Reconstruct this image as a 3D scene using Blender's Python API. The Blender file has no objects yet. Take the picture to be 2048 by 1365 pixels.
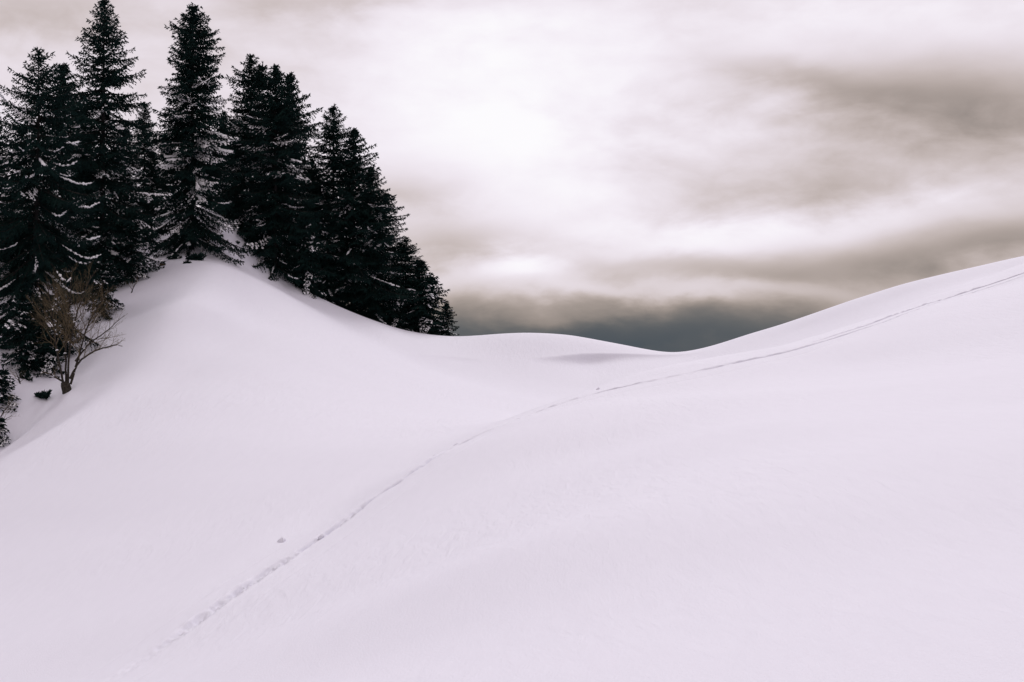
import bpy, math, random
import numpy as np
from mathutils import Vector

# ------------------------------------------------------------------ camera
scene = bpy.context.scene
coll = scene.collection
F_PX, W_PX, H_PX = 2844.0, 2048.0, 1365.0
HORIZON = 760.0
PITCH = math.atan((HORIZON - H_PX / 2) / F_PX)
cam_data = bpy.data.cameras.new('camera')
cam_data.sensor_width = 36.0
cam_data.lens = F_PX / W_PX * 36.0
cam_data.clip_start = 0.1
cam_data.clip_end = 20000.0
cam = bpy.data.objects.new('camera', cam_data)
coll.objects.link(cam)
cam.location = (0, 0, 0)
cam.rotation_euler = (math.pi / 2 + PITCH, 0, 0)
scene.camera = cam

# ------------------------------------------------------------------ sky + sun
SUN_AZ = math.radians(9.0)       # clockwise from +Y (view direction)
SUN_EL = math.radians(46.0)
world = bpy.data.worlds.new('World')
scene.world = world
world.use_nodes = True
wn, wl = world.node_tree.nodes, world.node_tree.links
wn.clear()


def wmath(op, a, b=None, c=None):
    n = wn.new('ShaderNodeMath')
    n.operation = op
    for i, v in enumerate((a, b, c)):
        if v is None:
            continue
        if isinstance(v, (int, float)):
            n.inputs[i].default_value = v
        else:
            wl.new(v, n.inputs[i])
    return n.outputs[0]


w_tc = wn.new('ShaderNodeTexCoord')
w_sep = wn.new('ShaderNodeSeparateXYZ')
wl.new(w_tc.outputs['Generated'], w_sep.inputs[0])
w_az = wmath('ARCTAN2', w_sep.outputs[0], w_sep.outputs[1])
w_el = wmath('ARCSINE', w_sep.outputs[2])


def wnoise(sx, sz, scale, detail, rough, off, warp=0.0):
    m = wn.new('ShaderNodeMapping')
    wl.new(w_tc.outputs['Generated'], m.inputs[0])
    m.inputs['Scale'].default_value = (sx, sx, sz)
    m.inputs['Location'].default_value = off
    n = wn.new('ShaderNodeTexNoise')
    n.inputs['Scale'].default_value = scale
    n.inputs['Detail'].default_value = detail
    n.inputs['Roughness'].default_value = rough
    n.inputs['Distortion'].default_value = warp
    wl.new(m.outputs[0], n.inputs['Vector'])
    return n.outputs['Fac']


n_big = wmath('SUBTRACT', wnoise(1.0, 3.0, 3.2, 4, 0.5, (3.1, 0.4, 1.7), 0.3), 0.5)
n_mid = wmath('SUBTRACT', wnoise(1.0, 2.5, 9.0, 5, 0.52, (0.3, 2.4, 5.7), 0.4), 0.5)
n_fine = wmath('SUBTRACT', wnoise(1.0, 2.2, 26.0, 5, 0.55, (7.3, 1.4, 0.2), 0.3), 0.5)
# wobble the coordinates so that the cloud banks have ragged outlines
el_w = wmath('ADD', w_el, wmath('ADD', wmath('MULTIPLY', n_mid, 0.040), wmath('MULTIPLY', n_fine, 0.012)))
az_w = wmath('ADD', w_az, wmath('ADD', wmath('MULTIPLY', n_big, 0.10), wmath('MULTIPLY', n_mid, 0.05)))


def px_dir(px, py):
    x, y, z = (px - W_PX / 2) / F_PX, 1.0, (H_PX / 2 - py) / F_PX
    c, s = math.cos(PITCH), math.sin(PITCH)
    y, z = y * c - z * s, y * s + z * c
    return x, y, z


def azel(px, py):
    x, y, z = px_dir(px, py)
    l = math.sqrt(x * x + y * y + z * z)
    return math.atan2(x, y), math.asin(z / l)


def bank(px, py, rx, ry, amp, tilt=0.0):
    """one soft cloud bank: a gaussian in azimuth / elevation"""
    a, e = azel(px, py)
    da = wmath('SUBTRACT', az_w, a)
    de = wmath('SUBTRACT', el_w, e)
    if tilt:
        de = wmath('SUBTRACT', de, wmath('MULTIPLY', da, tilt))
    qa = wmath('POWER', wmath('ABSOLUTE', wmath('DIVIDE', da, rx / F_PX)), 2.0)
    qe = wmath('POWER', wmath('ABSOLUTE', wmath('DIVIDE', de, ry / F_PX)), 2.0)
    g = wmath('EXPONENT', wmath('MULTIPLY', wmath('ADD', qa, qe), -1.0))
    return wmath('MULTIPLY', g, amp)


dens = wmath('ADD', 0.255, wmath('MULTIPLY', n_big, 0.30))
# the overcast is thinner round the sun and thicker away from it
w_dot = wn.new('ShaderNodeVectorMath')
w_dot.operation = 'DOT_PRODUCT'
wl.new(w_tc.outputs['Generated'], w_dot.inputs[0])
w_dot.inputs[1].default_value = (math.sin(SUN_AZ) * math.cos(SUN_EL), math.cos(SUN_AZ) * math.cos(SUN_EL), math.sin(SUN_EL))
w_thick = wn.new('ShaderNodeMapRange')
w_thick.interpolation_type = 'SMOOTHSTEP'
wl.new(w_dot.outputs['Value'], w_thick.inputs[0])
w_thick.inputs[1].default_value, w_thick.inputs[2].default_value = -0.3, 0.75
w_thick.inputs[3].default_value, w_thick.inputs[4].default_value = 0.17, 0.0
dens = wmath('ADD', dens, w_thick.outputs[0])
dens = wmath('ADD', dens, wmath('MULTIPLY', n_mid, 0.30))
dens = wmath('ADD', dens, wmath('MULTIPLY', n_fine, 0.17))
BANKS = [
    (965, 225, 250, 150, -0.24, 0.0),      # thin bright cloud
    (1130, 390, 300, 100, -0.12, 0.0),
    (1500, 40, 620, 110, -0.09, 0.0),
    (60, 20, 260, 60, 0.16, 0.0), (700, 0, 240, 30, 0.08, 0.05),
    (1880, 205, 400, 78, 0.35, -0.08), (1560, 150, 150, 30, 0.10, -0.2),
    (1780, 360, 420, 85, 0.12, 0.0),
    (860, 390, 150, 60, 0.18, 0.0),
    (1500, 470, 420, 42, -0.20, 0.10),
    (1960, 490, 330, 50, 0.34, 0.10), (1600, 560, 330, 40, 0.18, 0.0),
    (960, 500, 150, 40, 0.20, 0.0), (1280, 520, 190, 35, 0.16, -0.05),
    (1060, 525, 90, 28, -0.26, 0.0), (1420, 592, 160, 26, -0.22, 0.0),
    (1150, 585, 160, 25, -0.12, 0.0), (1680, 630, 190, 45, -0.16, 0.0), (1130, 640, 130, 16, -0.08, 0.0),
]
for b in BANKS:
    dens = wmath('ADD', dens, bank(*b))
# dark cloud bank lying along the whole horizon
hz = wn.new('ShaderNodeMapRange')
hz.interpolation_type = 'SMOOTHSTEP'
wl.new(wmath('ADD', w_el, wmath('ADD', wmath('MULTIPLY', n_mid, 0.055), wmath('MULTIPLY', n_fine, 0.02))), hz.inputs[0])
hz.inputs[1].default_value = math.radians(1.2)
hz.inputs[2].default_value = math.radians(4.5)
hz.inputs[3].default_value = 0.70
hz.inputs[4].default_value = 0.0
dens = wmath('ADD', dens, hz.outputs[0])
w_ramp = wn.new('ShaderNodeValToRGB')
wl.new(dens, w_ramp.inputs[0])
cr = w_ramp.color_ramp
cr.interpolation = 'B_SPLINE'
STOPS = [(0.0, (1.0, 0.99, 1.0)), (0.14, (0.93, 0.872, 0.945)), (0.28, (0.79, 0.712, 0.765)),
         (0.44, (0.575, 0.49, 0.465)), (0.62, (0.335, 0.275, 0.242)), (0.78, (0.13, 0.128, 0.130)),
         (0.94, (0.050, 0.066, 0.088))]
while len(cr.elements) < len(STOPS):
    cr.elements.new(0.5)
for el, (p, c) in zip(cr.elements, STOPS):
    el.position = p
    el.color = (c[0], c[1], c[2], 1)
w_sky = wn.new('ShaderNodeTexSky')
w_sky.sky_type = 'NISHITA'
w_sky.sun_disc = False
w_sky.sun_elevation = SUN_EL
w_sky.sun_rotation = SUN_AZ
w_sky.altitude = 1400
w_up = wn.new('ShaderNodeMix')
w_up.data_type = 'RGBA'
w_up.blend_type = 'MULTIPLY'
w_up.inputs[0].default_value = 1.0
wl.new(w_ramp.outputs[0], w_up.inputs[6])
w_up.inputs[7].default_value = (10.0, 10.0, 10.0, 1)
w_mix = wn.new('ShaderNodeMix')
w_mix.data_type = 'RGBA'
w_mix.inputs[0].default_value = 0.98        # closed overcast: the clear sky hardly shows
wl.new(w_sky.outputs[0], w_mix.inputs[6])
wl.new(w_up.outputs[2], w_mix.inputs[7])
w_bg = wn.new('ShaderNodeBackground')
w_bg.inputs[1].default_value = 0.1
wl.new(w_mix.outputs[2], w_bg.inputs[0])
w_out = wn.new('ShaderNodeOutputWorld')
wl.new(w_bg.outputs[0], w_out.inputs[0])

sun_data = bpy.data.lights.new('sun', 'SUN')
sun_data.energy = 1.5
sun_data.angle = math.radians(18)
sun_data.color = (1.0, 0.97, 0.98)
sun = bpy.data.objects.new('sun', sun_data)
coll.objects.link(sun)
sdir = Vector((math.sin(SUN_AZ) * math.cos(SUN_EL), math.cos(SUN_AZ) * math.cos(SUN_EL), math.sin(SUN_EL)))
sun.rotation_euler = sdir.to_track_quat('Z', 'Y').to_euler()
sun.location = sdir * 200

vs = scene.view_settings
vs.view_transform = 'Standard'
vs.look = 'None'
vs.exposure = 0.0
vs.gamma = 1.0
vs.use_curve_mapping = False


# ------------------------------------------------------------------ helpers
def at(px, py, depth):
    """the point seen at a pixel of the photograph, at a given distance along Y"""
    x, y, z = px_dir(px, py)
    return np.array((x / y * depth, depth, z / y * depth))


def mesh_from(name, verts, faces, smooth=False):
    """faces: (n,k) integer array, or list of such arrays"""
    verts = np.asarray(verts, dtype=np.float32)
    if isinstance(faces, np.ndarray):
        faces = [faces]
    faces = [np.asarray(f, dtype=np.int32) for f in faces if len(f)]
    me = bpy.data.meshes.new(name)
    me.vertices.add(len(verts))
    me.vertices.foreach_set('co', verts.ravel())
    loops = np.concatenate([f.ravel() for f in faces])
    sizes = np.concatenate([np.full(len(f), f.shape[1], dtype=np.int32) for f in faces])
    starts = np.concatenate(([0], np.cumsum(sizes)[:-1])).astype(np.int32)
    me.loops.add(len(loops))
    me.loops.foreach_set('vertex_index', loops)
    me.polygons.add(len(sizes))
    me.polygons.foreach_set('loop_start', starts)
    me.polygons.foreach_set('loop_total', sizes)
    me.polygons.foreach_set('use_smooth', np.full(len(sizes), smooth, dtype=bool))
    me.update()
    me.validate()
    return me


def obj(name, me, material, parent=None):
    o = bpy.data.objects.new(name, me)
    if material and not me.materials:
        me.materials.append(material)
    coll.objects.link(o)
    if parent:
        o.parent = parent
    return o


def tag(o, label=None, cat=None, group=None, kind=None):
    for k, v in (('label', label), ('category', cat), ('group', group), ('kind', kind)):
        if v:
            o[k] = v
    return o


def empty(name, loc, rz=0.0, s=1.0):
    o = bpy.data.objects.new(name, None)
    o.empty_display_size = 0.3
    coll.objects.link(o)
    o.location = loc
    o.rotation_euler = (0, 0, rz)
    o.scale = s if isinstance(s, tuple) else (s, s, s)
    return o


class Geo:
    """collects vertices and faces for one mesh"""

    def __init__(self):
        self.v, self.f3, self.f4, self.n = [], [], [], 0

    def add(self, verts, f3=None, f4=None):
        verts = np.asarray(verts, dtype=np.float64).reshape(-1, 3)
        if f3 is not None:
            self.f3.append(np.asarray(f3) + self.n)
        if f4 is not None:
            self.f4.append(np.asarray(f4) + self.n)
        self.v.append(verts)
        self.n += len(verts)

    def tube(self, pts, radii, sides=5, cap=True):
        pts = np.asarray(pts, dtype=np.float64)
        m = len(pts)
        tan = np.gradient(pts, axis=0)
        tan /= np.linalg.norm(tan, axis=1, keepdims=True) + 1e-9
        ref = np.array((0.0, 0.0, 1.0)) if abs(tan[0, 2]) < 0.9 else np.array((1.0, 0.0, 0.0))
        a = np.cross(tan, ref)
        a /= np.linalg.norm(a, axis=1, keepdims=True) + 1e-9
        b = np.cross(tan, a)
        th = np.arange(sides) * 2 * np.pi / sides
        r = np.asarray(radii)[:, None, None]
        ring = pts[:, None, :] + r * (np.cos(th)[None, :, None] * a[:, None, :] + np.sin(th)[None, :, None] * b[:, None, :])
        i = np.arange(m - 1)[:, None] * sides
        j = np.arange(sides)[None, :]
        j2 = (j + 1) % sides
        f4 = np.stack((i + j, i + j2, i + sides + j2, i + sides + j), -1).reshape(-1, 4)
        f3 = None
        if cap and sides > 2:
            e = (m - 1) * sides
            f3 = np.array([[e, e + k, e + k + 1] for k in range(1, sides - 1)])
        self.add(ring.reshape(-1, 3), f3, f4)

    def build(self, name, material, parent=None, smooth=False):
        fs = []
        if self.f3:
            fs.append(np.concatenate(self.f3))
        if self.f4:
            fs.append(np.concatenate(self.f4))
        me = mesh_from(name, np.concatenate(self.v), fs, smooth)
        return obj(name, me, material, parent)


# ------------------------------------------------------------------ materials
def material(name):
    m = bpy.data.materials.new(name)
    m.use_nodes = True
    return m, m.node_tree.nodes, m.node_tree.links, m.node_tree.nodes['Principled BSDF']


def simple(name, c1, c2, scale, rough=0.85, bump=0.0, coords='Object', spec=0.2):
    m, n, l, p = material(name)
    tc = n.new('ShaderNodeTexCoord')
    nz = n.new('ShaderNodeTexNoise')
    nz.inputs['Scale'].default_value = scale
    nz.inputs['Detail'].default_value = 5
    l.new(tc.outputs[coords], nz.inputs['Vector'])
    r = n.new('ShaderNodeValToRGB')
    r.color_ramp.elements[0].position, r.color_ramp.elements[1].position = 0.35, 0.65
    r.color_ramp.elements[0].color = (*c1, 1)
    r.color_ramp.elements[1].color = (*c2, 1)
    l.new(nz.outputs['Fac'], r.inputs[0])
    l.new(r.outputs[0], p.inputs['Base Color'])
    p.inputs['Roughness'].default_value = rough
    p.inputs['Specular IOR Level'].default_value = spec
    if bump:
        b = n.new('ShaderNodeBump')
        b.inputs['Strength'].default_value = bump
        b.inputs['Distance'].default_value = 0.02
        l.new(nz.outputs['Fac'], b.inputs['Height'])
        l.new(b.outputs[0], p.inputs['Normal'])
    return m


def snow_material():
    m, n, l, p = material('snow')
    tc = n.new('ShaderNodeTexCoord')
    # fine grain, wind ripples and soft drifts, as relief only
    g = n.new('ShaderNodeTexNoise')
    g.inputs['Scale'].default_value = 26.0
    g.inputs['Detail'].default_value = 6
    g.inputs['Roughness'].default_value = 0.65
    l.new(tc.outputs['Object'], g.inputs['Vector'])
    mp = n.new('ShaderNodeMapping')
    mp.inputs['Rotation'].default_value = (0, 0, math.radians(28))
    mp.inputs['Scale'].default_value = (2.6, 0.55, 1.0)
    l.new(tc.outputs['Object'], mp.inputs[0])
    w = n.new('ShaderNodeTexNoise')
    w.inputs['Scale'].default_value = 1.5
    w.inputs['Detail'].default_value = 4
    w.inputs['Distortion'].default_value = 0.6
    l.new(mp.outputs[0], w.inputs['Vector'])
    patch = n.new('ShaderNodeTexNoise')
    patch.inputs['Scale'].default_value = 0.06
    patch.inputs['Detail'].default_value = 2
    l.new(tc.outputs['Object'], patch.inputs['Vector'])
    pr = n.new('ShaderNodeMapRange')
    pr.inputs[1].default_value, pr.inputs[2].default_value = 0.42, 0.62
    l.new(patch.outputs['Fac'], pr.inputs[0])
    mul = n.new('ShaderNodeMath')
    mul.operation = 'MULTIPLY'
    l.new(w.outputs['Fac'], mul.inputs[0])
    l.new(pr.outputs[0], mul.inputs[1])
    b1 = n.new('ShaderNodeBump')
    b1.inputs['Strength'].default_value = 0.5
    b1.inputs['Distance'].default_value = 0.09
    l.new(mul.outputs[0], b1.inputs['Height'])
    b2 = n.new('ShaderNodeBump')
    b2.inputs['Strength'].default_value = 0.6
    b2.inputs['Distance'].default_value = 0.02
    l.new(g.outputs['Fac'], b2.inputs['Height'])
    l.new(b1.outputs[0], b2.inputs['Normal'])
    l.new(b2.outputs[0], p.inputs['Normal'])
    c = n.new('ShaderNodeMix')
    c.data_type = 'RGBA'
    c.inputs[6].default_value = (0.720, 0.714, 0.790, 1)
    c.inputs[7].default_value = (0.754, 0.748, 0.824, 1)
    l.new(w.outputs['Fac'], c.inputs[0])
    l.new(c.outputs[2], p.inputs['Base Color'])
    p.inputs['Roughness'].default_value = 0.75
    p.inputs['Specular IOR Level'].default_value = 0.15
    return m


M_SNOW = snow_material()
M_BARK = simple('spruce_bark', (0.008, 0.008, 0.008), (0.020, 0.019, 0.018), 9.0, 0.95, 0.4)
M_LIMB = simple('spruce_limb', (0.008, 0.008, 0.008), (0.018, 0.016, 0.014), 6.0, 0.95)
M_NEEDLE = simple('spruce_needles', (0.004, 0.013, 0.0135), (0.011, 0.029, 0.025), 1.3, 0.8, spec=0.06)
M_PAD = simple('snow_on_branch', (0.82, 0.82, 0.86), (0.92, 0.91, 0.94), 8.0, 0.8, 0.3)
M_TWIG = simple('bare_twig', (0.060, 0.046, 0.027), (0.140, 0.108, 0.064), 5.0, 0.9)
M_STEM = simple('bare_bark', (0.016, 0.013, 0.011), (0.050, 0.042, 0.034), 12.0, 0.95, 0.4)
M_ROCK = simple('dark_rock', (0.020, 0.022, 0.022), (0.060, 0.058, 0.052), 7.0, 0.95, 0.5)

# ------------------------------------------------------------------ terrain
CREST = [(440, 446, 96.5), (480, 500, 96), (520, 545, 96), (560, 567, 97), (620, 590, 98), (690, 619, 100), (750, 641, 101),
         (800, 657, 102), (850, 667, 103), (930, 673, 104), (1000, 669, 105), (1050, 667, 106), (1150, 674, 106.5), (1250, 692, 107),
         (1300, 701, 107.5), (1340, 705, 108), (1400, 697, 108), (1500, 668, 107), (1600, 639, 106), (1700, 604, 105),
         (1800, 572, 104), (1900, 545, 103), (2048, 511, 102), (2300, 455, 100)]
SHOULDER = [(1101, 806, 55), (1142, 790, 58), (1210, 769, 61), (1278, 753, 64), (1347, 740, 67), (1408, 734, 70),
            (1550, 697, 75), (1700, 652, 81), (1850, 595, 87), (2048, 528, 93), (2300, 470, 92)]
SLOPE = [
    # the wide slope this side of the ski track
    (1024, 1365, 13), (1500, 1365, 11), (2048, 1365, 10), (600, 1365, 19), (230, 1365, 28), (1024, 1100, 23), (1500, 1050, 20),
    (2048, 1050, 18), (2048, 800, 34), (1500, 850, 35), (1150, 900, 40), (1700, 730, 58), (2048, 640, 60), (2048, 560, 82),
    (800, 1150, 28), (1250, 1200, 17), (1350, 780, 53), (450, 1207, 33), (640, 1075, 38.5), (760, 990, 41.5), (870, 914, 45), (980, 860, 49), (1040, 836, 51.5),
    # slope below the trees, across the hollow
    (0, 1365, 33), (0, 1150, 43), (0, 990, 54), (300, 1150, 40), (300, 1000, 47.5), (300, 850, 56.5), (300, 760, 63.5), (440, 850, 57.5),
    (330, 620, 78), (440, 700, 69.5), (440, 600, 79.5), (440, 530, 88), (600, 700, 78), (600, 850, 62), (600, 980, 50.5), (520, 780, 66.5), (700, 860, 62), (560, 1080, 43),
    (760, 960, 48), (800, 720, 90), (800, 800, 76), (800, 880, 62), (900, 855, 67), (1000, 708, 100), (1000, 740, 96), (1000, 800, 86),
    (1200, 712, 102.5), (1200, 745, 97.5), (1300, 722, 102), (1400, 715, 103), (1600, 660, 103.2), (1800, 592, 101.4),
    # steep shaded bank under the trees
    (-60, 945, 64), (0, 905, 66), (60, 862, 67.5), (120, 810, 69.5), (180, 740, 73), (230, 672, 77), (250, 640, 80),
    (-60, 780, 69.5), (0, 745, 71.5), (60, 742, 73), (130, 740, 74), (190, 660, 78.5), (240, 605, 83), (300, 548, 88),
    (330, 520, 91), (385, 510, 92.5), (300, 505, 97), (215, 560, 90), (100, 620, 86), (0, 650, 84), (-200, 720, 82), (-200, 1000, 64),
    (-200, 1200, 46), (445, 440, 104), (300, 485, 108), (100, 520, 110), (-200, 600, 108),
]
WORLD_PTS = [(0, 0, -1.75), (0, -20, -1.7), (15, -5, -0.6), (-12, 2, -4.4), (-30, 10, -10.5), (-42, 45, -9.0), (-48, 75, -2.0),
             (-50, 105, 3.5), (35, 20, 4.6), (42, 55, 8.2), (55, 95, 13.5), (-25, -20, -7.5), (30, -25, 2.0)]
ctrl = [at(*p) for p in CREST + SHOULDER + SLOPE] + [np.array(p, dtype=float) for p in WORLD_PTS]
for p in CREST:
    q = at(*p)
    o = q / np.linalg.norm(q[:2])
    if p[0] < 560:
        continue
    ctrl.append(np.array((q[0] + o[0] * 9, q[1] + o[1] * 9, q[2] - 1.9)))
    ctrl.append(np.array((q[0] + o[0] * 28, q[1] + o[1] * 28, q[2] - 11.0)))
for k, p in enumerate(SHOULDER):
    q = at(*p)
    o = q / np.linalg.norm(q[:2])
    dip = max(0.0, 1.0 - k / 8.0)
    if k >= 6:
        ctrl.append(np.array((q[0] + o[0] * 3.5, q[1] + o[1] * 3.5, q[2] - 0.10)))
    elif dip > 0:
        if k > 0:
            ctrl.append(np.array((q[0] + o[0] * 3.5, q[1] + o[1] * 3.5, q[2] - 0.6 * dip)))
        ctrl.append(np.array((q[0] + o[0] * 8, q[1] + o[1] * 8, q[2] - 1.25 * dip)))
        ctrl.append(np.array((q[0] + o[0] * 17, q[1] + o[1] * 17, q[2] - 1.5 * dip)) if k < 5 else ctrl[-1] + np.array((0, 4, 0.3)))
C = np.array(ctrl)
CX, CZ = C[:, :2] / 50.0, C[:, 2]


def tps_u(d2):
    return 0.5 * d2 * np.log(np.maximum(d2, 1e-12))


def tps_fit():
    n = len(CX)
    d2 = ((CX[:, None] - CX[None]) ** 2).sum(-1)
    K = tps_u(d2) + np.eye(n) * 6e-5
    P = np.hstack((np.ones((n, 1)), CX))
    A = np.zeros((n + 3, n + 3))
    A[:n, :n] = K
    A[:n, n:] = P
    A[n:, :n] = P.T
    return np.linalg.solve(A, np.concatenate((CZ, np.zeros(3))))


TPS = tps_fit()


def tps_eval(x, y):
    out = np.empty_like(x)
    for i in range(0, len(x), 40000):
        q = np.stack((x[i:i + 40000], y[i:i + 40000]), -1) / 50.0
        d2 = (q[:, None, 0] - CX[None, :, 0]) ** 2 + (q[:, None, 1] - CX[None, :, 1]) ** 2
        out[i:i + 40000] = tps_u(d2) @ TPS[:-3] + TPS[-3] + q @ TPS[-2:]
    return out


def smooth(a, b, x):
    t = np.clip((x - a) / (b - a), 0, 1)
    return t * t * (3 - 2 * t)


# the wind lip (cornice) under the saddle: a short overhang with a scoop below it
LIP = np.array([at(px, py, d)[:2] for px, py, d in
                [(1060, 707, 99.5), (1140, 703, 101.5), (1180, 698, 102.6), (1230, 701, 103.4), (1290, 707, 104.2), (1350, 711, 105), (1420, 706, 105)]])
LIP_H = np.array([0.0, 0.45, 0.70, 0.42, 0.28, 0.16, 0.0])
LIP2 = np.array([at(px, py, d)[:2] for px, py, d in [(800, 722, 92), (880, 708, 95.5), (925, 703, 97), (975, 704, 98)]])
LIP2_H = np.array([0.0, 0.08, 0.14, 0.0])


def soften(line, h):
    """a rounded course for the lip instead of a broken line"""
    xs = np.linspace(line[0, 0], line[-1, 0], 200)
    ys, hs = np.interp(xs, line[:, 0], line[:, 1]), np.interp(xs, line[:, 0], h)
    k = np.hanning(43)
    k /= k.sum()
    ys = np.convolve(np.pad(ys, 21, 'edge'), k, 'valid')
    hs = np.convolve(np.pad(hs, 21, 'constant'), k, 'valid')
    hs[[0, -1]] = 0
    return np.stack((xs, ys), 1), hs


LIP, LIP_H = soften(LIP, LIP_H)
LIP2, LIP2_H = soften(LIP2, LIP2_H)


def lip(x, y, line, h, reach):
    hl = np.interp(x, line[:, 0], h, left=0, right=0)
    dy = y - np.interp(x, line[:, 0], line[:, 1])
    dn = np.minimum(dy, 0)
    s = (1 - np.exp(dn / 0.4)) * np.exp(dn / reach)
    return -hl * s


# the hollow blown out between the slope and the shaded bank under the trees
FOLD = np.array([at(px, py, d)[:2] for px, py, d in [(-120, 985, 61.5), (-60, 945, 64), (0, 905, 66), (60, 862, 67.5), (120, 810, 69.5), (180, 740, 73), (240, 655, 79)]])
FOLD_H = np.array([0.8, 1.0, 1.0, 0.85, 0.6, 0.3, 0.0])


def moat(x, y):
    # the fold runs away from the viewer: measure across it, towards the trees
    best = np.full(x.shape, 1e9)
    dd, hh = np.zeros(x.shape), np.zeros(x.shape)
    for k in range(len(FOLD) - 1):
        a, b = FOLD[k], FOLD[k + 1]
        e = b - a
        t = np.clip(((x - a[0]) * e[0] + (y - a[1]) * e[1]) / (e @ e), 0, 1)
        qx, qy = a[0] + e[0] * t, a[1] + e[1] * t
        d = np.hypot(x - qx, y - qy)
        side = np.sign(e[0] * (y - qy) - e[1] * (x - qx))
        m = d < best
        best = np.where(m, d, best)
        dd = np.where(m, d * side, dd)
        hh = np.where(m, FOLD_H[k] * (1 - t) + FOLD_H[k + 1] * t, hh)
    return -hh * smooth(-0.1, 1.3, dd) * smooth(6.5, 1.8, dd)


def terrain(x, y):
    x, y = np.asarray(x, dtype=float), np.asarray(y, dtype=float)
    sh = x.shape
    xf, yf = x.ravel(), y.ravel()
    # far out the hill runs down into a valley
    cx, cy = np.clip(xf, -60, 62), np.clip(yf, -28, 128)
    z = tps_eval(cx, cy)
    # wind has smoothed the slope below the knoll: even it out there
    m = smooth(2, 9, cy - np.interp(cx, [-14, -8, -5, -2.4, 0.3, 4], [22, 30, 40, 46, 52, 57])) * smooth(94, 82, cy)
    m = m * smooth(1.5, 6.5, cx - np.interp(cy, [40, 66, 79, 90], [-30, -23, -20.5, -20])) * smooth(7, -3, cx)
    k = np.nonzero(m > 0.002)[0]
    if len(k):
        acc = z[k].copy()
        for rad_, n_ in ((4.0, 6), (8.0, 8)):
            for a_ in range(n_):
                th = 2 * math.pi * (a_ + 0.25) / n_
                acc += tps_eval(cx[k] + rad_ * math.cos(th), cy[k] + rad_ * math.sin(th))
        z[k] = z[k] * (1 - m[k]) + acc / 15.0 * m[k]
    out = np.hypot(xf - cx, yf - cy)
    z = z - 0.28 * out * np.exp(-out / 260.0) - 70 * (1 - np.exp(-out / 220.0))
    z += lip(xf, yf, LIP, LIP_H, 8.0) + lip(xf, yf, LIP2, LIP2_H, 5.0) + moat(xf, yf)
    # soft wind drifts
    z += 0.05 * np.sin(xf * 0.23 + 0.11 * yf + 1.0) * np.sin(yf * 0.19 - 0.07 * xf) * smooth(10, 25, yf)
    z += 0.02 * np.sin(xf * 0.71 + yf * 0.33) * np.sin(yf * 0.57 - xf * 0.21 + 2.0) * smooth(10, 25, yf)
    return z.reshape(sh)


def ground(x, y):
    return float(terrain(np.array([x]), np.array([y]))[0])


def hit(px, py, lo=8.0, hi=125.0):
    """where the sight line through a pixel meets the snow"""
    d = np.arange(lo, hi, 0.1)
    p = at(px, py, 1.0)
    diff = p[2] * d - terrain(p[0] * d, p[1] * d)
    k = np.argmax(diff < 0) if (diff < 0).any() else len(d) - 1
    k = max(k, 1)
    a, b = diff[k - 1], diff[k]
    t = d[k - 1] + 0.1 * (a / (a - b + 1e-12) if a > b else 1)
    return p * t


TRACK_PX = [(20, 1490), (85, 1445), (150, 1400), (215, 1365), (262, 1334), (340, 1283), (400, 1240), (470, 1190), (560, 1130), (640, 1075), (700, 1035), (760, 991), (830, 941), (870, 915),
            (920, 889), (980, 862), (1039, 838), (1094, 817), (1159, 797), (1244, 775), (1340, 756), (1425, 737), (1486, 721),
            (1589, 698), (1691, 666), (1793, 633), (1895, 598), (2048, 549), (2120, 524)]


def catmull(P, n):
    P = np.vstack((2 * P[0] - P[1], P, 2 * P[-1] - P[-2]))
    out = []
    for i in range(1, len(P) - 2):
        p0, p1, p2, p3 = P[i - 1], P[i], P[i + 1], P[i + 2]
        for t in np.linspace(0, 1, n, endpoint=False):
            out.append(0.5 * (2 * p1 + (p2 - p0) * t + (2 * p0 - 5 * p1 + 4 * p2 - p3) * t ** 2 + (3 * p1 - p0 - 3 * p2 + p3) * t ** 3))
    out.append(P[-2])
    return np.array(out)


TRACK = catmull(np.array([hit(*p)[:2] for p in TRACK_PX]), 40)
for _ in range(3):                                   # a skier's line has no kinks
    k_ = np.ones(31) / 31
    pad_ = np.vstack((np.repeat(TRACK[:1], 15, 0), TRACK, np.repeat(TRACK[-1:], 15, 0)))
    TRACK = np.stack([np.convolve(pad_[:, q], k_, 'valid') for q in range(2)], 1)
seg = np.linalg.norm(np.diff(TRACK, axis=0), axis=1)
arc = np.concatenate(([0], np.cumsum(seg)))
TRK_S = np.arange(0, arc[-1], 0.06)
TRK = np.stack((np.interp(TRK_S, arc, TRACK[:, 0]), np.interp(TRK_S, arc, TRACK[:, 1])), -1)


def spaced(lo, a, b, hi, step, grow):
    core = np.arange(a, b + step, step)
    right, d, v = [], step, core[-1]
    while v < hi:
        d *= grow
        v += d
        right.append(v)
    left, d, v = [], step, core[0]
    while v > lo:
        d *= grow
        v -= d
        left.append(v)
    return np.concatenate((left[::-1], core, right))


gx = spaced(-4000, -34, 44, 4000, 0.22, 1.12)
gy = spaced(-4000, 6, 112, 4000, 0.24, 1.12)
gy = np.sort(np.concatenate((gy[(gy < 96) | (gy > 107)], np.arange(96.05, 107, 0.09))))
GX, GY = np.meshgrid(gx, gy)
GZ = terrain(GX, GY)
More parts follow.
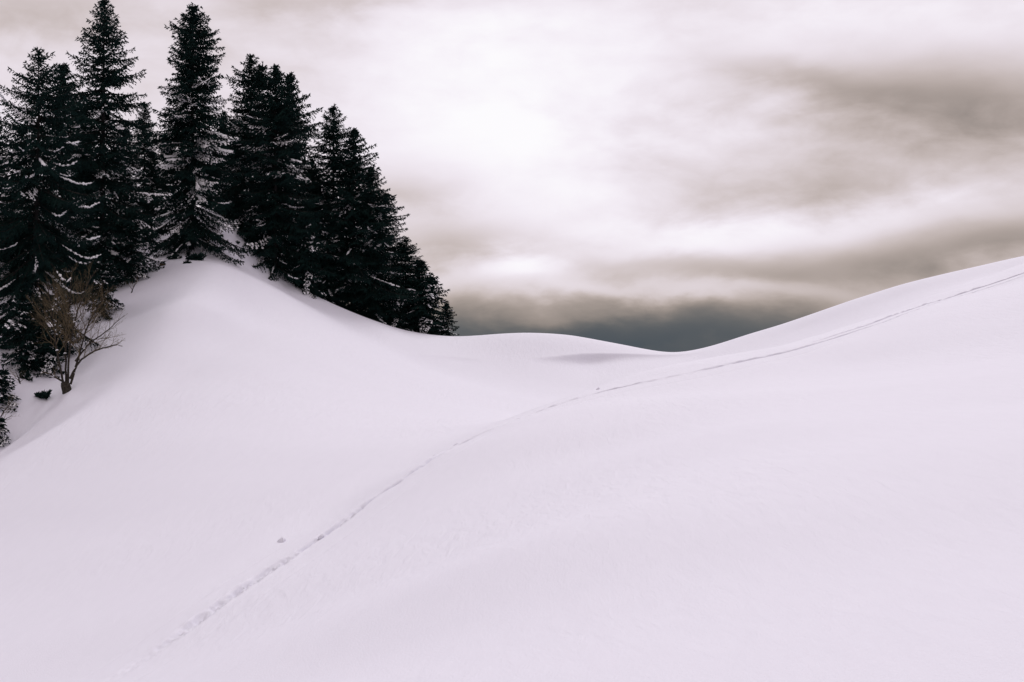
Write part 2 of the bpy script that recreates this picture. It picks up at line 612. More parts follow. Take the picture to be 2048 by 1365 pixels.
# make room for the trodden track, which is a strip of its own laid into the slope
near = np.full(GX.shape, 9.0)
sel = (GX > -34) & (GX < 44) & (GY > 6) & (GY < 112)
px_, py_ = GX[sel], GY[sel]
dm = np.full(px_.shape, 9.0)
coarse = TRK[30:-30:6]
for i in range(0, len(px_), 20000):
    a = np.stack((px_[i:i + 20000], py_[i:i + 20000]), -1)
    dm[i:i + 20000] = np.sqrt(((a[:, None, 0] - coarse[None, :, 0]) ** 2 + (a[:, None, 1] - coarse[None, :, 1]) ** 2).min(1))
near[sel] = dm
GZ = GZ - 0.46 * smooth(1.15, 0.80, near)
nx, ny = len(gx), len(gy)
i = np.arange(ny - 1)[:, None] * nx
j = np.arange(nx - 1)[None]
quads = np.stack((i + j, i + j + 1, i + nx + j + 1, i + nx + j), -1).reshape(-1, 4)
snowfield = obj('snow_slope', mesh_from('snow_slope', np.stack((GX, GY, GZ), -1).reshape(-1, 3), quads, True), M_SNOW)
tag(snowfield, 'smooth white snow slope with a saddle and a tree covered knoll', kind='structure')


# the ski track: rutted, trodden strip let into the slope
def value_noise(shape_s, freq, seed):
    r = np.random.default_rng(seed)
    s = shape_s * freq
    k = np.floor(s).astype(int)
    t = s - k
    t = t * t * (3 - 2 * t)
    tab = r.uniform(-1, 1, k.max() + 3)
    return tab[k] * (1 - t) + tab[k + 1] * t


ACROSS = np.concatenate(([-1.45, -1.2, -1.0, -0.9, -0.82], np.arange(-0.76, 0.761, 0.04), [0.82, 0.9, 1.0, 1.2, 1.45]))
tdir = np.gradient(TRK, axis=0)
tdir /= np.linalg.norm(tdir, axis=1, keepdims=True)
tnor = np.stack((-tdir[:, 1], tdir[:, 0]), -1)
TX = TRK[:, 0, None] + tnor[:, 0, None] * ACROSS
TY = TRK[:, 1, None] + tnor[:, 1, None] * ACROSS
TZ = terrain(TX, TY)
ns = len(TRK_S)
yy = TRK[:, 1]
trod = smooth(54, 44, yy)[:, None]                    # lower part: broken steps
mid = (smooth(44, 54, yy) * smooth(74, 64, yy))[:, None]
ruts = smooth(58, 74, yy)[:, None]                    # upper part: two clean ruts
fade = smooth(26.5, 35, yy)[:, None]
rng = np.random.default_rng(5)
steps = np.stack([value_noise(TRK_S, 2.6, 40 + k) for k in range(len(ACROSS))], 1)
steps = 0.4 * steps + 0.3 * (np.roll(steps, 1, 1) + np.roll(steps, -1, 1)) + 0.18 * (np.roll(steps, 2, 1) + np.roll(steps, -2, 1))
rough = np.stack([value_noise(TRK_S, 8.0, 80 + k) for k in range(len(ACROSS))], 1)
wob = value_noise(TRK_S, 0.35, 7)[:, None] * 0.10
aa = ACROSS[None] + wob
wid = 0.17 + 0.07 * value_noise(TRK_S, 0.6, 9)[:, None]
body = smooth(wid + 0.12, wid - 0.06, np.abs(aa))
z_trod = body * (-0.14 + 0.13 * steps + 0.07 * rough) + 0.04 * np.exp(-((np.abs(aa) - wid - 0.14) / 0.09) ** 2) * (0.6 + steps)
off = 0.48 * smooth(54, 74, yy)[:, None]
g1 = np.exp(-((aa + off) / 0.09) ** 4)
g2 = np.exp(-((aa - off) / 0.09) ** 4)
up2 = smooth(62, 70, yy)[:, None]
z_ruts = -np.maximum(0.34 * g1 * (0.85 + 0.25 * steps), 0.34 * g2 * up2 * (0.85 + 0.25 * steps)) + 0.05 * np.exp(-((np.abs(aa) - 0.64) / 0.09) ** 2) * (0.5 + steps)
z_mid = -0.24 * g1 * (0.7 + 0.7 * steps) * (0.65 + 0.5 * value_noise(TRK_S, 0.5, 61)[:, None]) + 0.05 * steps * body
w_ = trod + mid + ruts + 1e-6
TZ = TZ + fade * (trod * z_trod + mid * z_mid + ruts * z_ruts) / w_ + 0.012
TZ[:, [0, -1]] -= 0.05
na = len(ACROSS)
i = np.arange(ns - 1)[:, None] * na
j = np.arange(na - 1)[None]
quads = np.stack((i + j, i + na + j, i + na + j + 1, i + j + 1), -1).reshape(-1, 4)
trk = obj('ski_track', mesh_from('ski_track', np.stack((TX, TY, TZ), -1).reshape(-1, 3), quads, True), M_SNOW)
tag(trk, 'rutted ski track trodden across the snow slope', kind='structure')


# ------------------------------------------------------------------ spruces
def spruce_mesh(seed, H, R, power=0.85, droop=0.25, spacing=0.34, per=6, ragged=0.25, snow=0.4, snow_top=0.75,
                sparse=0.0, twin=False, thick=1.0, pads=0.5, bare=0.02, up=0.0, ridge=1.0, heaps=0.0, streak=0.42):
    """needle, limb and snow geometry of one spruce, base at the origin"""
    r = np.random.default_rng(seed)
    needles, limbs, snowg, trunk = Geo(), Geo(), Geo(), Geo()
    nt = 16
    tz = np.linspace(-0.4, H * 0.985, nt)
    lean = np.cumsum(r.normal(0, 0.018, (nt, 2)), 0) * H / 18
    tp = np.column_stack((lean, tz))
    tr = 0.010 * H * (1 - np.clip(tz / H, 0, 1)) ** 0.8 + 0.012
    tr[0] *= 1.5
    trunk.tube(tp, tr, 8)
    axes = [(tp, H, R, 0.0)]
    if twin:
        h0 = H * 0.80
        b0 = np.array([np.interp(h0, tz, tp[:, 0]), np.interp(h0, tz, tp[:, 1]), h0])
        off = np.array((0.75, 0.25, 0))
        sp = np.array([b0, b0 + off * 0.7 + (0, 0, 0.35), b0 + off + (0, 0, 1.2), b0 + off * 1.05 + (0, 0, H * 0.165)])
        trunk.tube(sp, [0.08, 0.07, 0.05, 0.012], 6)
        axes.append((sp, H * 0.965, R * 1.0, h0))
    O, D, U, Lg, Wd = [], [], [], [], []     # sprigs: origin, direction, up, length, width
    for ax, top, rad, z_lo in axes:
        z = z_lo + (bare * H if z_lo == 0 else 0.6)
        while z < top - 0.05:
            t = z / H
            step = spacing * (0.55 + 0.75 * (1 - t)) * r.uniform(0.75, 1.25) * max(H / 18, 0.35)
            prof = max((1 - t * H / top), 0.0) ** power * min(1.0, 0.72 + t * 2.2) * min(1.0, max(1 - t * H / top, 0.0) / 0.14) ** 0.6
            nb = per + r.integers(-1, 2)
            if t > 0.93:
                nb = max(4, nb - 1)
            base_az = r.uniform(0, 6.283)
            cx = np.interp(z, ax[:, 2], ax[:, 0])
            cy = np.interp(z, ax[:, 2], ax[:, 1])
            for k in range(nb):
                if r.random() < sparse:
                    continue
                L = (rad * prof + 0.05) * r.uniform(1 - ragged, 1 + ragged * 0.7)
                if r.random() < 0.12:
                    L *= 0.6
                az = base_az + k * 6.283 / nb + r.normal(0, 0.28)
                L *= 1 + 0.20 * math.sin(2 * az + 0.9 * z + seed) + 0.14 * math.sin(3 * az - 1.7 * z + 2 * seed)
                zz = z + r.normal(0, step * 0.3)
                e0 = np.interp(t, [0, 0.35, 0.7, 0.92, 1.0], [-0.34, -0.16, 0.10, 0.42, 0.75]) + r.normal(0, 0.10) + up * smooth(0.55, 0.8, t)
                sag = np.interp(t, [0, 0.5, 0.85, 1], [droop * 1.35, droop, droop * 0.35, 0.0]) * r.uniform(0.7, 1.35)
                lift = sag * 0.75 + up * 0.5 * smooth(0.5, 0.8, t)
                M = 7
                s = np.linspace(0, 1, M)
                rr = L * s * (1 - 0.10 * sag * s)
                zc = zz + L * (np.tan(e0) * s - sag * 1.1 * s ** 1.6 + lift * s ** 3.5)
                sw = r.normal(0, 0.05) * L * s ** 2
                ca, sa = math.cos(az), math.sin(az)
                bx, by = cx + ca * rr - sa * sw, cy + sa * rr + ca * sw
                bp = np.column_stack((bx, by, zc))
                limbs.tube(bp, (0.008 + 0.011 * L) * (1 - 0.85 * s) + 0.004, 3, cap=False)
                clot = math.sin(2.3 * az + 1.7 * zz + seed) + 0.8 * math.sin(0.9 * zz - 3.1 * az) + r.normal(0, 0.35)
                snowy = t < snow_top and clot > 0.55 - 1.2 * (snow - 0.3)
                # side twigs
                nt_ = max(3, int(L / 0.12))
                st = np.linspace(0.08, 0.98, nt_) + r.normal(0, 0.012, nt_)
                st = np.clip(st, 0.05, 1.0)
                P = np.column_stack([np.interp(st, s, bp[:, q]) for q in range(3)])
                tang = np.gradient(bp, axis=0)
                T = np.column_stack([np.interp(st, s, tang[:, q]) for q in range(3)])
                T /= np.linalg.norm(T, axis=1, keepdims=True)
                N = np.cross(T, (0, 0, 1.0))
                N /= np.linalg.norm(N, axis=1, keepdims=True) + 1e-9
                for side in (-1, 1):
                    keep = r.random(nt_) > 0.10
                    Pk, Tk, Nk, sk = P[keep], T[keep], N[keep] * side, st[keep]
                    if not len(Pk):
                        continue
                    ln = np.clip((0.20 + 0.34 * L * (1 - sk) ** 0.8) * np.clip(sk / 0.25, 0.45, 1), 0.10, 0.85) * r.uniform(0.65, 1.25, len(Pk))
                    hang = r.uniform(0.15, 0.85, len(Pk)) + 0.5 * droop * (1 - t)
                    d = Tk * r.uniform(0.45, 0.85, len(Pk))[:, None] + Nk * 0.85 - np.array((0, 0, 1.0)) * hang[:, None]
                    d /= np.linalg.norm(d, axis=1, keepdims=True)
                    # the twig is a row of needle sprigs, forked to both sides
                    ksub = np.maximum(2, (ln / 0.13).astype(int))
                    idx = np.repeat(np.arange(len(Pk)), ksub)
                    q = (np.arange(len(idx)) - np.repeat(np.cumsum(ksub) - ksub, ksub)) / ksub[idx]
                    o = Pk[idx] + d[idx] * (ln[idx] * q)[:, None]
                    o[:, 2] -= 0.10 * ln[idx] * q ** 2
                    side2 = np.where(np.arange(len(idx)) % 2 == 0, 1.0, -1.0)
                    lat = np.cross(d[idx], (0, 0, 1.0))
                    dd = d[idx] + lat * (side2 * r.uniform(0.2, 0.8, len(idx)))[:, None] + r.normal(0, 0.24, (len(idx), 3)) - np.array((0, 0, 0.34))
                    dd /= np.linalg.norm(dd, axis=1, keepdims=True)
                    O.append(o)
                    D.append(dd)
                    Lg.append(r.uniform(0.13, 0.27, len(idx)) * (1 - 0.25 * q))
                    Wd.append(np.full(len(idx), 0.036 * thick) * r.uniform(0.7, 1.4, len(idx)))
                    # snow lying on some of the twigs
                    if snowy and r.random() < pads:
                        mk = r.random(len(idx)) < 0.62
                        so = o[mk] + np.array((0, 0, 0.035))
                        sd = dd[mk].copy()
                        sl = r.uniform(0.10, 0.20, mk.sum())
                        sw2 = r.uniform(0.04, 0.09, mk.sum())
                        lat2 = np.cross(sd, (0, 0, 1.0))
                        lat2 /= np.linalg.norm(lat2, axis=1, keepdims=True) + 1e-9
                        a = so - sd * 0.04
                        e = so + sd * sl[:, None]
                        mpt = so + sd * (sl * 0.4)[:, None]
                        quad = np.stack((a, mpt + lat2 * sw2[:, None] - (0, 0, 0.02), e, mpt - lat2 * sw2[:, None] - (0, 0, 0.02), mpt + (0, 0, 0.03)), 1).reshape(-1, 3)
                        b = np.arange(len(so)) * 5
                        snowg.add(quad, f3=np.concatenate([np.stack((b + u, b + v, b + 4), -1) for u, v in ((0, 1), (1, 2), (2, 3), (3, 0))]))
                # broad heaps of snow bending a branch down
                if t < snow_top and L > 0.8 and clot > 0.9 and r.random() < heaps:
                    a = r.uniform(0.35, 0.6)
                    q = np.linspace(a, min(1.0, a + r.uniform(0.25, 0.45)), 9)
                    c = np.column_stack([np.interp(q, s, bp[:, w]) for w in range(3)])
                    nn_ = np.cross(tang[3], (0, 0, 1.0))
                    nn_ /= np.linalg.norm(nn_)
                    w_p = r.uniform(0.12, 0.26) * np.sin(np.linspace(0.25, 2.95, 9)) ** 0.6 * r.uniform(0.6, 1.25, 9)
                    prof_ = np.array([(-1.0, -0.11), (-0.55, 0.01), (0, 0.05), (0.55, 0.01), (1.0, -0.11)])
                    V = c[:, None, :] + nn_[None, None, :] * (prof_[None, :, 0, None] * w_p[:, None, None]) + np.array((0, 0, 1.0)) * (prof_[None, :, 1, None] + 0.03)
                    V = V + r.normal(0, 0.018, V.shape)
                    ii = np.arange(8)[:, None] * 5
                    jj = np.arange(4)[None]
                    snowg.add(V.reshape(-1, 3), f4=np.stack((ii + jj, ii + jj + 1, ii + jj + 6, ii + jj + 5), -1).reshape(-1, 4))
                # the leading shoot
                tip = bp[-1]
                for _ in range(3):
                    dd = T[-1] + r.normal(0, 0.25, 3)
                    O.append(tip[None] - T[-1][None] * 0.05)
                    D.append((dd / np.linalg.norm(dd))[None])
                    Lg.append(np.array([r.uniform(0.16, 0.28)]))
                    Wd.append(np.array([0.036 * thick]))
                # needles along the branch itself
                nn = max(4, int(L / 0.07))
                sn = r.uniform(0.08, 1, nn)
                o = np.column_stack([np.interp(sn, s, bp[:, q]) for q in range(3)])
                dd = np.column_stack([np.interp(sn, s, tang[:, q]) for q in range(3)])
                dd /= np.linalg.norm(dd, axis=1, keepdims=True)
                dd = dd + r.normal(0, 0.55, (nn, 3))
                dd /= np.linalg.norm(dd, axis=1, keepdims=True)
                O.append(o)
                D.append(dd)
                Lg.append(r.uniform(0.12, 0.24, nn))
                Wd.append(np.full(nn, 0.034 * thick))
                # snow ridge lying on the branch
                if (snowy and r.random() < 0.7) or (t < snow_top and r.random() < snow * 0.5):
                    for _ in range(r.integers(1, 4)):
                        a = r.uniform(0.12, 0.85)
                        b = min(1.0, a + r.uniform(0.10, streak))
                        if L < 0.5:
                            continue
                        n_ = max(5, int((b - a) * L / 0.07))
                        q = np.linspace(a, b, n_)
                        c = np.column_stack([np.interp(q, s, bp[:, w]) for w in range(3)])
                        c[:, 2] += 0.025
                        c += r.normal(0, 0.02, c.shape)
                        rad_s = ridge * (0.018 + 0.009 * L) * np.sin(np.linspace(0.2, 2.95, n_)) ** 0.6 * r.uniform(0.12, 1.45, n_)
                        snowg.tube(c, np.maximum(rad_s, 0.005), 5)
            z += step
        # leader
        tipz = ax[-1]
        for _ in range(34):
            f = r.uniform(-0.12, 0.85)
            O.append((tipz - np.array((0, 0, f)))[None])
            dd = np.array((r.normal(0, 0.28), r.normal(0, 0.28), 0.9))
            D.append((dd / np.linalg.norm(dd))[None])
            Lg.append(np.array([r.uniform(0.14, 0.24)]))
            Wd.append(np.array([0.03]))
    O, D = np.concatenate(O), np.concatenate(D)
    Lg, Wd = np.concatenate(Lg), np.concatenate(Wd)
    A = np.cross(D, r.normal(0, 1, D.shape))
    A /= np.linalg.norm(A, axis=1, keepdims=True) + 1e-9
    B = np.cross(D, A)
    E = O + D * Lg[:, None]
    Mp = O + D * (Lg * 0.35)[:, None]
    v = np.stack((O, Mp + A * Wd[:, None], E, Mp - A * Wd[:, None], Mp + B * Wd[:, None] * 0.8, Mp - B * Wd[:, None] * 0.8), 1)
    b = np.arange(len(O)) * 6
    f4 = np.concatenate((np.stack((b, b + 1, b + 2, b + 3), -1), np.stack((b, b + 4, b + 2, b + 5), -1)))
    needles.add(v.reshape(-1, 3), f4=f4)
    return trunk, limbs, needles, snowg


def spruce_proto(seed, H, R, **kw):
    trunk, limbs, needles, snowg = spruce_mesh(seed, H, R, **kw)

    def me(name, g, sm):
        fs = []
        if g.f3:
            fs.append(np.concatenate(g.f3))
        if g.f4:
            fs.append(np.concatenate(g.f4))
        return mesh_from(name, np.concatenate(g.v), fs, sm) if g.v else None

    out = {'H': H, 'parts': []}
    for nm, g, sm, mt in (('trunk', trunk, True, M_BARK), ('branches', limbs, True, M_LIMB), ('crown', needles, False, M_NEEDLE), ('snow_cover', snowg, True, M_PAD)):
        mm = me(nm, g, sm)
        if mm:
            mm.materials.append(mt)
            out['parts'].append((nm, mm))
    return out


PROTO = {
    'tall': spruce_proto(11, 18.0, 3.7, heaps=0.15, power=0.47, droop=0.24, snow=0.20, pads=0.30, snow_top=0.62, spacing=0.40),
    'snowy': spruce_proto(12, 16.0, 3.15, power=0.44, droop=0.26, snow=0.30, pads=0.55, ridge=0.9, heaps=0.75, snow_top=0.70, spacing=0.34, per=7),
    'old': spruce_proto(13, 18.0, 4.4, power=0.42, droop=0.62, snow=0.60, pads=0.08, up=0.10, streak=0.8, ridge=1.25, snow_top=0.80, spacing=0.46, sparse=0.06, ragged=0.36),
    'dense': spruce_proto(14, 14.0, 3.4, heaps=0.2, power=0.50, droop=0.20, snow=0.24, pads=0.35, snow_top=0.72, thick=1.1, spacing=0.42),
    'twin': spruce_proto(15, 14.0, 3.1, power=0.50, droop=0.22, snow=0.24, pads=0.35, snow_top=0.7, twin=True, spacing=0.42),
    'ragged': spruce_proto(16, 13.0, 3.3, power=0.55, droop=0.18, snow=0.22, pads=0.3, snow_top=0.7, ragged=0.42, spacing=0.44),
    'young': spruce_proto(17, 5.0, 1.5, power=0.65, droop=0.15, snow=0.30, pads=0.5, snow_top=0.8, spacing=0.62, ragged=0.38),
    'sapling': spruce_proto(18, 1.8, 0.62, power=0.7, droop=0.15, snow=0.85, pads=0.95, snow_top=0.95, spacing=0.6),
}


def plant(kind, px, top, depth, rz, label, cat='spruce tree', group=None, name='spruce_tree', wide=1.0, sink=0.15, foot=None):
    p = PROTO[kind]
    b = hit(px, foot) if foot else at(px, 700, depth)
    depth = b[1]
    g = ground(b[0], b[1]) - sink
    h = at(px, top, depth)[2] - g
    s = h / p['H']
    t = tag(empty(name, (b[0], b[1], g), rz, (s * wide, s * wide, s)), label, cat, group)
    for nm, me_ in p['parts']:
        c = obj(nm, me_, None, t)
        if nm == 'snow_cover':
            c['kind'] = 'stuff'
    return t


# trees of the left-hand stand
plant('old', 66, 100, 77, 0.4, 'old spruce with long drooping snow-lined branches standing behind the bare bush')
plant('tall', 200, 0, 87, 1.0, 'tallest spruce of all with a narrow black crown, next to the old drooping spruce')
plant('ragged', 122, 128, 96, 2.1, 'dark spruce half hidden between the old drooping spruce and the tallest one')
plant('dense', -25, 215, 92, 0.3, 'dark spruce showing only past the outer side of the old drooping spruce', wide=0.9)
plant('ragged', 286, 205, 103, 0.9, 'thin spruce in the gap between the tallest spruce and the snow-flecked one', wide=0.8)
plant('snowy', 383, 12, 93.5, 2.6, 'slender spruce with bright snow patches standing on top of the knoll')
plant('twin', 445, 225, 112, 1.6, 'distant spruce in the gap behind the snow-flecked spruce on the knoll', wide=0.8)
plant('twin', 500, 112, 103, 0.2, 'spruce with a forked double tip rising beside the knoll gap')
plant('dense', 548, 132, 98.5, 1.3, 'broad dark spruce with a blunt top in front of the forked one')
plant('ragged', 577, 146, 104, 2.4, 'spruce with an open bushy top just beyond the blunt dark spruce', wide=0.85)
plant('tall', 663, 214, 104, 0.5, 'pointed spruce with a clean conical tip above the snow ridge', wide=1.15)
plant('ragged', 706, 258, 103, 1.8, 'spruce with a crooked tip leaning over beside the clean conical one', wide=1.1)
plant('dense', 742, 335, 103.5, 2.9, 'dark spruce with upturned branch ends midway down the ridge', wide=1.0)
plant('ragged', 770, 385, 106, 0.1, 'spruce showing a row of thin branch tips against the sky', wide=1.1)
plant('twin', 812, 476, 105.5, 2.2, 'small forked spruce low on the snow ridge', wide=1.3)
plant('young', 840, 522, 105, 1.2, 'young spruce leaning against the small forked one on the ridge', wide=1.35)
plant('young', 862, 555, 106, 0.6, 'bushy young spruce second from the end of the ridge row', wide=1.4)
plant('young', 893, 607, 107, 2.5, 'smallest pointed spruce at the very end of the row, by the saddle', wide=1.15)
# lower trees in front of the stand
plant('young', 612, 420, 98.3, 1.1, 'young snow-flecked spruce whose skirt rests on the ridge edge', wide=0.9)
plant('dense', 655, 400, 101.5, 2.0, 'low dark spruce filling the foot of the clean conical spruce', wide=0.9)
plant('young', 790, 560, 103.4, 0.9, 'young spruce tucked below the small forked one on the ridge', wide=1.3)
plant('young', 520, 380, 98.2, 3.0, 'young spruce at the foot of the blunt dark one, beside the shaded gully', wide=1.0)
plant('young', 262, 420, 87, 1.9, 'young spruce sweeping the snow at the foot of the tallest one', wide=1.0)
plant('dense', 160, 330, 86, 0.7, 'dark spruce filling the space behind the bare bush', wide=0.9)
plant('dense', 20, 420, 78, 2.7, 'low black spruce at the foot of the old drooping one', wide=0.85)
plant('young', 48, 570, 73.6, 0.2, 'young black spruce in the thicket below the old drooping one', wide=1.1)
plant('young', 92, 590, 74.2, 1.4, 'young black spruce in the thicket beside the bare bush stems', wide=1.1)
plant('young', 128, 610, 76.0, 2.6, 'young dark spruce right behind the bare bush stems', wide=1.2)
plant('young', 205, 500, 81.0, 0.5, 'young spruce between the bare bush and the tallest spruce', wide=1.1)
# trees farther back, seen through the gaps
plant('dense', 245, 250, 100, 1.2, 'dark spruce seen through the crown gap behind the tallest one', wide=0.9)
plant('ragged', 165, 215, 102, 2.2, 'thin-topped spruce farther back between the two tall dark crowns')
plant('ragged', 40, 260, 96, 0.2, 'spruce farther back behind the crown of the old drooping one', wide=1.1)
plant('dense', 303, 300, 99, 0.4, 'dark spruce closing the gap between the tallest and the snow-flecked one', wide=0.8)
plant('twin', 330, 270, 108, 1.1, 'shaded spruce farther back beside the snow-flecked one on the knoll', wide=0.9)
plant('dense', 470, 240, 108, 2.0, 'shaded spruce farther back below the forked double tip', wide=0.9)
plant('dense', 622, 320, 107, 0.8, 'shaded spruce filling the gap before the clean conical tip', wide=0.9)
plant('sapling', 6, 742, 0, 0.8, 'snow-covered spruce sapling on the shaded bank', cat='sapling', name='spruce_sapling', foot=806, wide=1.25)
plant('sapling', 2, 838, 0, 2.4, 'half-buried spruce sapling at the lower edge of the shaded bank', cat='sapling', name='spruce_sapling', foot=886)


# ------------------------------------------------------------------ bare shrubs
def ribs(r, pts, rad, g_thick, g_thin, depth, sides):
    """a bare branch and its side branches"""
    (g_thick if depth == 0 else g_thin).tube(pts, rad, sides)
    if depth >= 3:
        return
    seg = np.linalg.norm(np.diff(pts, axis=0), axis=1)
    L = seg.sum()
    arc_ = np.concatenate(([0], np.cumsum(seg)))
    step = (0.22, 0.16, 0.12)[depth]
    d = L * (0.30 if depth == 0 else 0.18)
    side = 1
    while d < L * 0.98:
        p = np.array([np.interp(d, arc_, pts[:, q]) for q in range(3)])
        k = min(np.searchsorted(arc_, d), len(pts) - 1)
        t = pts[k] - pts[k - 1]
        t /= np.linalg.norm(t)
        lat = np.cross(t, r.normal(0, 1, 3))
        lat /= np.linalg.norm(lat) + 1e-9
        ln = ((0.46 * (L - d) + 0.45) if depth == 0 else (0.50 * (L - d) + 0.14)) * r.uniform(0.6, 1.2) * min(1.0, L / 1.5 + 0.3)
        dv = t * 0.75 + lat * r.uniform(0.45, 0.85) + np.array((0, 0, 0.12))
        dv /= np.linalg.norm(dv)
        m = 5
        q = np.linspace(0, 1, m)
        bend = r.normal(0, 0.16, 3) + np.array((0, 0, 0.12))
        c = p + dv * (ln * q)[:, None] + bend * (ln * q ** 2)[:, None] + np.vstack((np.zeros(3), r.normal(0, 0.03 * ln, (m - 1, 3))))
        r0 = np.interp(d, arc_, rad) * (0.55 if depth == 0 else 0.62)
        ribs(r, c, np.maximum(r0 * (1 - 0.75 * q), 0.0028), g_thick, g_thin, depth + 1, 4 if depth == 0 else 3)
        d += step * r.uniform(0.6, 1.5)
        side = -side


def bare_shrub(name, px, py, stems, label, cat, seed, r0, group=None, base_r=0.0, snow=True, lo=8.0):
    r = np.random.default_rng(seed)
    b = hit(px, py, lo)
    m = b[1] / F_PX
    t = tag(empty(name, (b[0], b[1], b[2] - 0.08)), label, cat, group)
    thick, thin, sn = Geo(), Geo(), Geo()
    if base_r:
        thick.tube(np.array([(0.04, 0, -0.15), (0, 0, 0.12), (-0.08, 0, 0.38), (-0.12, 0, 0.55)]),
                   [base_r * 1.05, base_r, base_r * 0.95, base_r * 0.75], 10)
    for k, st in enumerate(stems):
        P = np.array([((x - px) * m, r.normal(0, 0.10) * (i > 0) + (k - len(stems) / 2) * 0.12 * i / len(st), (py - y) * m) for i, (x, y) in enumerate(st)])
        P = catmull(P, 5)
        P[1:] += r.normal(0, 0.012, (len(P) - 1, 3))
        q = np.linspace(0, 1, len(P))
        ribs(r, P, r0 * (0.8 + 0.4 * r.random()) * (1 - 0.88 * q) + 0.005, thick, thin, 0, 7)
        if snow:
            for _ in range(1):
                c = P[r.integers(1, max(2, len(P) // 2))] + np.array((0.0, -0.02, r0 * 0.6))
                sn.tube(c + np.array([(-0.07, 0, -0.02), (-0.03, -0.01, 0.02), (0.03, 0, 0.025), (0.07, 0, 0)]), [0.010, 0.030, 0.028, 0.008], 6)
    thick.build('stem', M_STEM, t, True)
    if thin.v:
        thin.build('twigs', M_TWIG, t, True)
    if snow:
        c = sn.build('snow_cover', M_PAD, t, True)
        c['kind'] = 'stuff'
    return t


bare_shrub('bare_tree', 134, 783,
           [[(128, 768), (118, 700), (104, 620), (96, 556)], [(132, 765), (130, 690), (139, 610), (146, 532)],
            [(136, 764), (141, 700), (152, 630), (176, 566), (192, 538)], [(141, 766), (156, 712), (174, 650), (204, 596), (226, 566)],
            [(140, 755), (158, 722), (190, 700), (228, 688), (244, 690)], [(128, 762), (112, 752), (98, 745), (82, 741)],
            [(150, 720), (172, 690), (206, 662), (246, 628)]],
           'leafless multi-stemmed tree with brown twigs standing on the shaded bank', 'bare tree', 3, 0.055, base_r=0.24)
bare_shrub('bare_bush', 434, 481, [[(434, 481), (437, 462), (436, 440)], [(436, 480), (442, 463), (445, 448)]],
           'thin leafless shrub in the gap of the knoll beside the snow-flecked spruce', 'bush', 5, 0.03, snow=False)
bare_shrub('bare_bush', 412, 494, [[(412, 494), (416, 478), (420, 462)], [(411, 494), (408, 478), (402, 466)]],
           'leafless shrub touching the skirt of the snow-flecked spruce', 'bush', 6, 0.03, snow=False)
bare_shrub('bare_bush', -4, 850, [[(-4, 850), (6, 826), (22, 806), (28, 792)], [(-2, 850), (10, 838), (24, 828)]],
           'leafless twiggy shrub between the two spruce saplings on the bank', 'bush', 8, 0.03, snow=False)
bare_shrub('bare_bush', 41, 768, [[(41, 768), (36, 752), (34, 740)], [(42, 768), (38, 757), (44, 748)]],
           'short dead stem sticking out of the snow below the black thicket', 'bush', 9, 0.03, snow=False)
bare_shrub('bare_bush', 262, 586, [[(262, 586), (268, 572), (276, 560)]],
           'single bent stem poking from snow under the tallest spruce', 'bush', 10, 0.04, snow=False)


def tuft(px, py, w_px, label, seed, snow=0.25, brown=False):
    """tip of a small evergreen showing above the snow"""
    r = np.random.default_rng(seed)
    b = hit(px, py)
    R = w_px * b[1] / F_PX / 2
    t = tag(empty('evergreen_tuft', (b[0], b[1], b[2])), label, 'shrub', 'evergreen tufts poking out of the snow')
    stem, nd, sn = Geo(), Geo(), Geo()
    for k in range(9):
        az, el = r.uniform(0, 6.283), r.uniform(0.15, 1.2)
        d = np.array((math.cos(az) * math.cos(el), math.sin(az) * math.cos(el), math.sin(el)))
        q = np.linspace(0, 1, 5)
        c = np.array((0, 0, -0.05)) + d * (R * q * r.uniform(0.7, 1.05))[:, None] - np.array((0, 0, 0.08)) * (R * q ** 2)[:, None]
        stem.tube(c, 0.014 * (1 - 0.8 * q) + 0.003, 4)
        n = 60
        f = r.uniform(0.15, 1, n)
        o = np.column_stack([np.interp(f, q, c[:, i]) for i in range(3)])
        dd = d + r.normal(0, 0.7, (n, 3))
        dd /= np.linalg.norm(dd, axis=1, keepdims=True)
        a = np.cross(dd, r.normal(0, 1, (n, 3)))
        a /= np.linalg.norm(a, axis=1, keepdims=True)
        ln = r.uniform(0.25, 0.5, n) * R
        v = np.stack((o, o + dd * (ln * 0.4)[:, None] + a * (0.1 * R), o + dd * ln[:, None], o + dd * (ln * 0.4)[:, None] - a * (0.1 * R)), 1)
        i4 = np.arange(n)[:, None] * 4 + np.arange(4)
        nd.add(v.reshape(-1, 3), f4=i4)
        if r.random() < snow:
            sn.tube(c[1:] + np.array((0, 0, 0.05)), [0.02, 0.05, 0.045, 0.012], 6)
    stem.build('stem', M_STEM, t, True)
    nd.build('needles', M_TWIG if brown else M_NEEDLE, t)
    if sn.v:
        c = sn.build('snow_cover', M_PAD, t, True)
        c['kind'] = 'stuff'
    return t


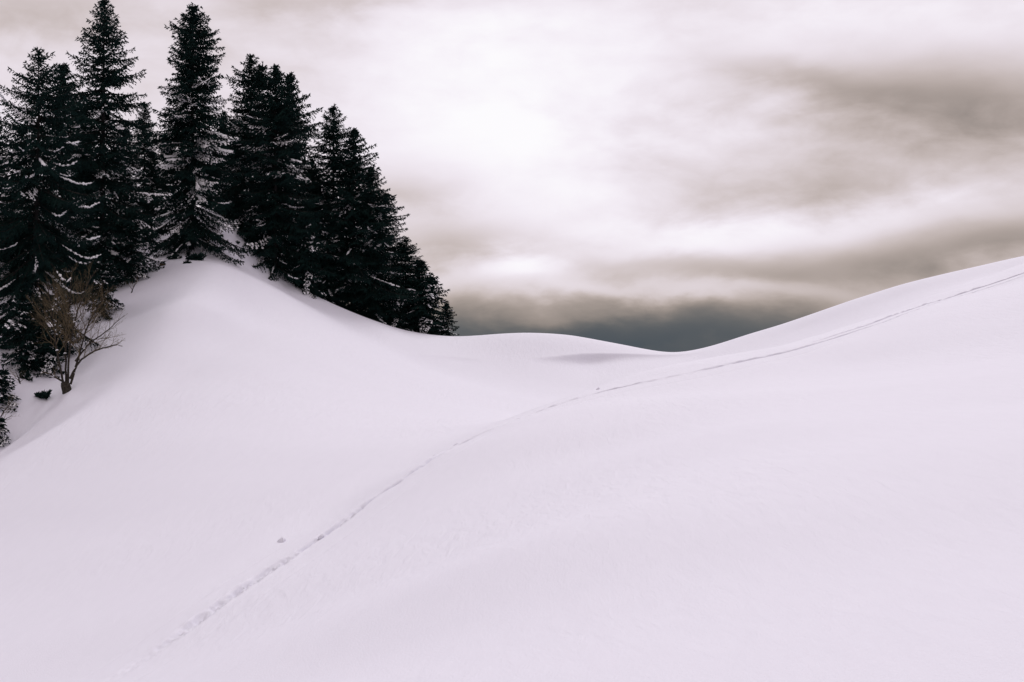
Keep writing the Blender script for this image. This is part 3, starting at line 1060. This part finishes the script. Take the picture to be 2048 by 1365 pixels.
tuft(90, 797, 40, 'dark evergreen tuft on the bank just downhill of the bare tree', 21, 0.1)
tuft(52, 758, 34, 'snow-dusted evergreen tuft at the foot of the black thicket', 22, 0.8)
tuft(395, 521, 40, 'largest evergreen tuft below the snow-flecked spruce on the knoll', 23, 0.3)
tuft(374, 527, 17, 'tiny dark evergreen tuft alone on the snow of the knoll', 24, 0.0)
tuft(327, 531, 15, 'tiny brown tuft on the knoll between two spruces', 25, 0.0, True)
tuft(350, 518, 30, 'evergreen tuft under the outer branches of the snow-flecked spruce', 26, 0.5)
tuft(489, 504, 16, 'small tuft in the shaded gully beside the knoll', 27, 0.4)
tuft(474, 487, 13, 'smallest tuft higher up in the shaded gully', 28, 0.2)


# ------------------------------------------------------------------ loose snow
def clump(px, py, w, h, label, seed, cat='snow block', group='blocks of snow beside the ski track', long=1.0, name='snow_block', flat=1.0):
    """an irregular broken block of snow, half sunk into the slope"""
    r = np.random.default_rng(seed)
    b = hit(px, py)
    g = Geo()
    rings, sides = 6, 10
    V = []
    jag = r.uniform(0.7, 1.25, sides)
    for i in range(rings):
        f = i / (rings - 1)
        for k in range(sides):
            a = k * 2 * math.pi / sides
            rad = w / 2 * jag[k] * (1 - f ** 1.6 * 0.86) * r.uniform(0.93, 1.06)
            V.append((math.cos(a) * rad * long + 0.12 * w * f, math.sin(a) * rad, -0.06 + (h + 0.06) * (f ** (0.6 if h > 0.05 else 0.12)) * flat + r.normal(0, 0.03 * h)))
    i_ = np.arange(rings - 1)[:, None] * sides
    j_ = np.arange(sides)[None]
    f4 = np.stack((i_ + j_, i_ + (j_ + 1) % sides, i_ + sides + (j_ + 1) % sides, i_ + sides + j_), -1).reshape(-1, 4)
    e = (rings - 1) * sides
    g.add(V, [[e, e + k, e + k + 1] for k in range(1, sides - 1)], f4)
    o = g.build(name, M_SNOW)
    o.location = (b[0], b[1], b[2])
    o.rotation_euler = (0, 0, r.uniform(-0.4, 0.4))
    return tag(o, label, cat, group)


clump(562, 1084, 0.26, 0.12, 'wedge-shaped block of snow lying alone across from the ski track', 31)
clump(643, 1074, 0.17, 0.07, 'squarish block of snow sitting in the trodden ski track', 32)
clump(913, 891, 0.20, 0.07, 'flat block of snow on the track where the slope begins to bend', 34)
clump(868, 914, 0.15, 0.07, 'small block of snow on the track just below the flat one', 35)
clump(1196, 780, 0.20, 0.10, 'small block of snow on the bright shoulder above the track', 36)
print('scene built', len(bpy.data.objects))
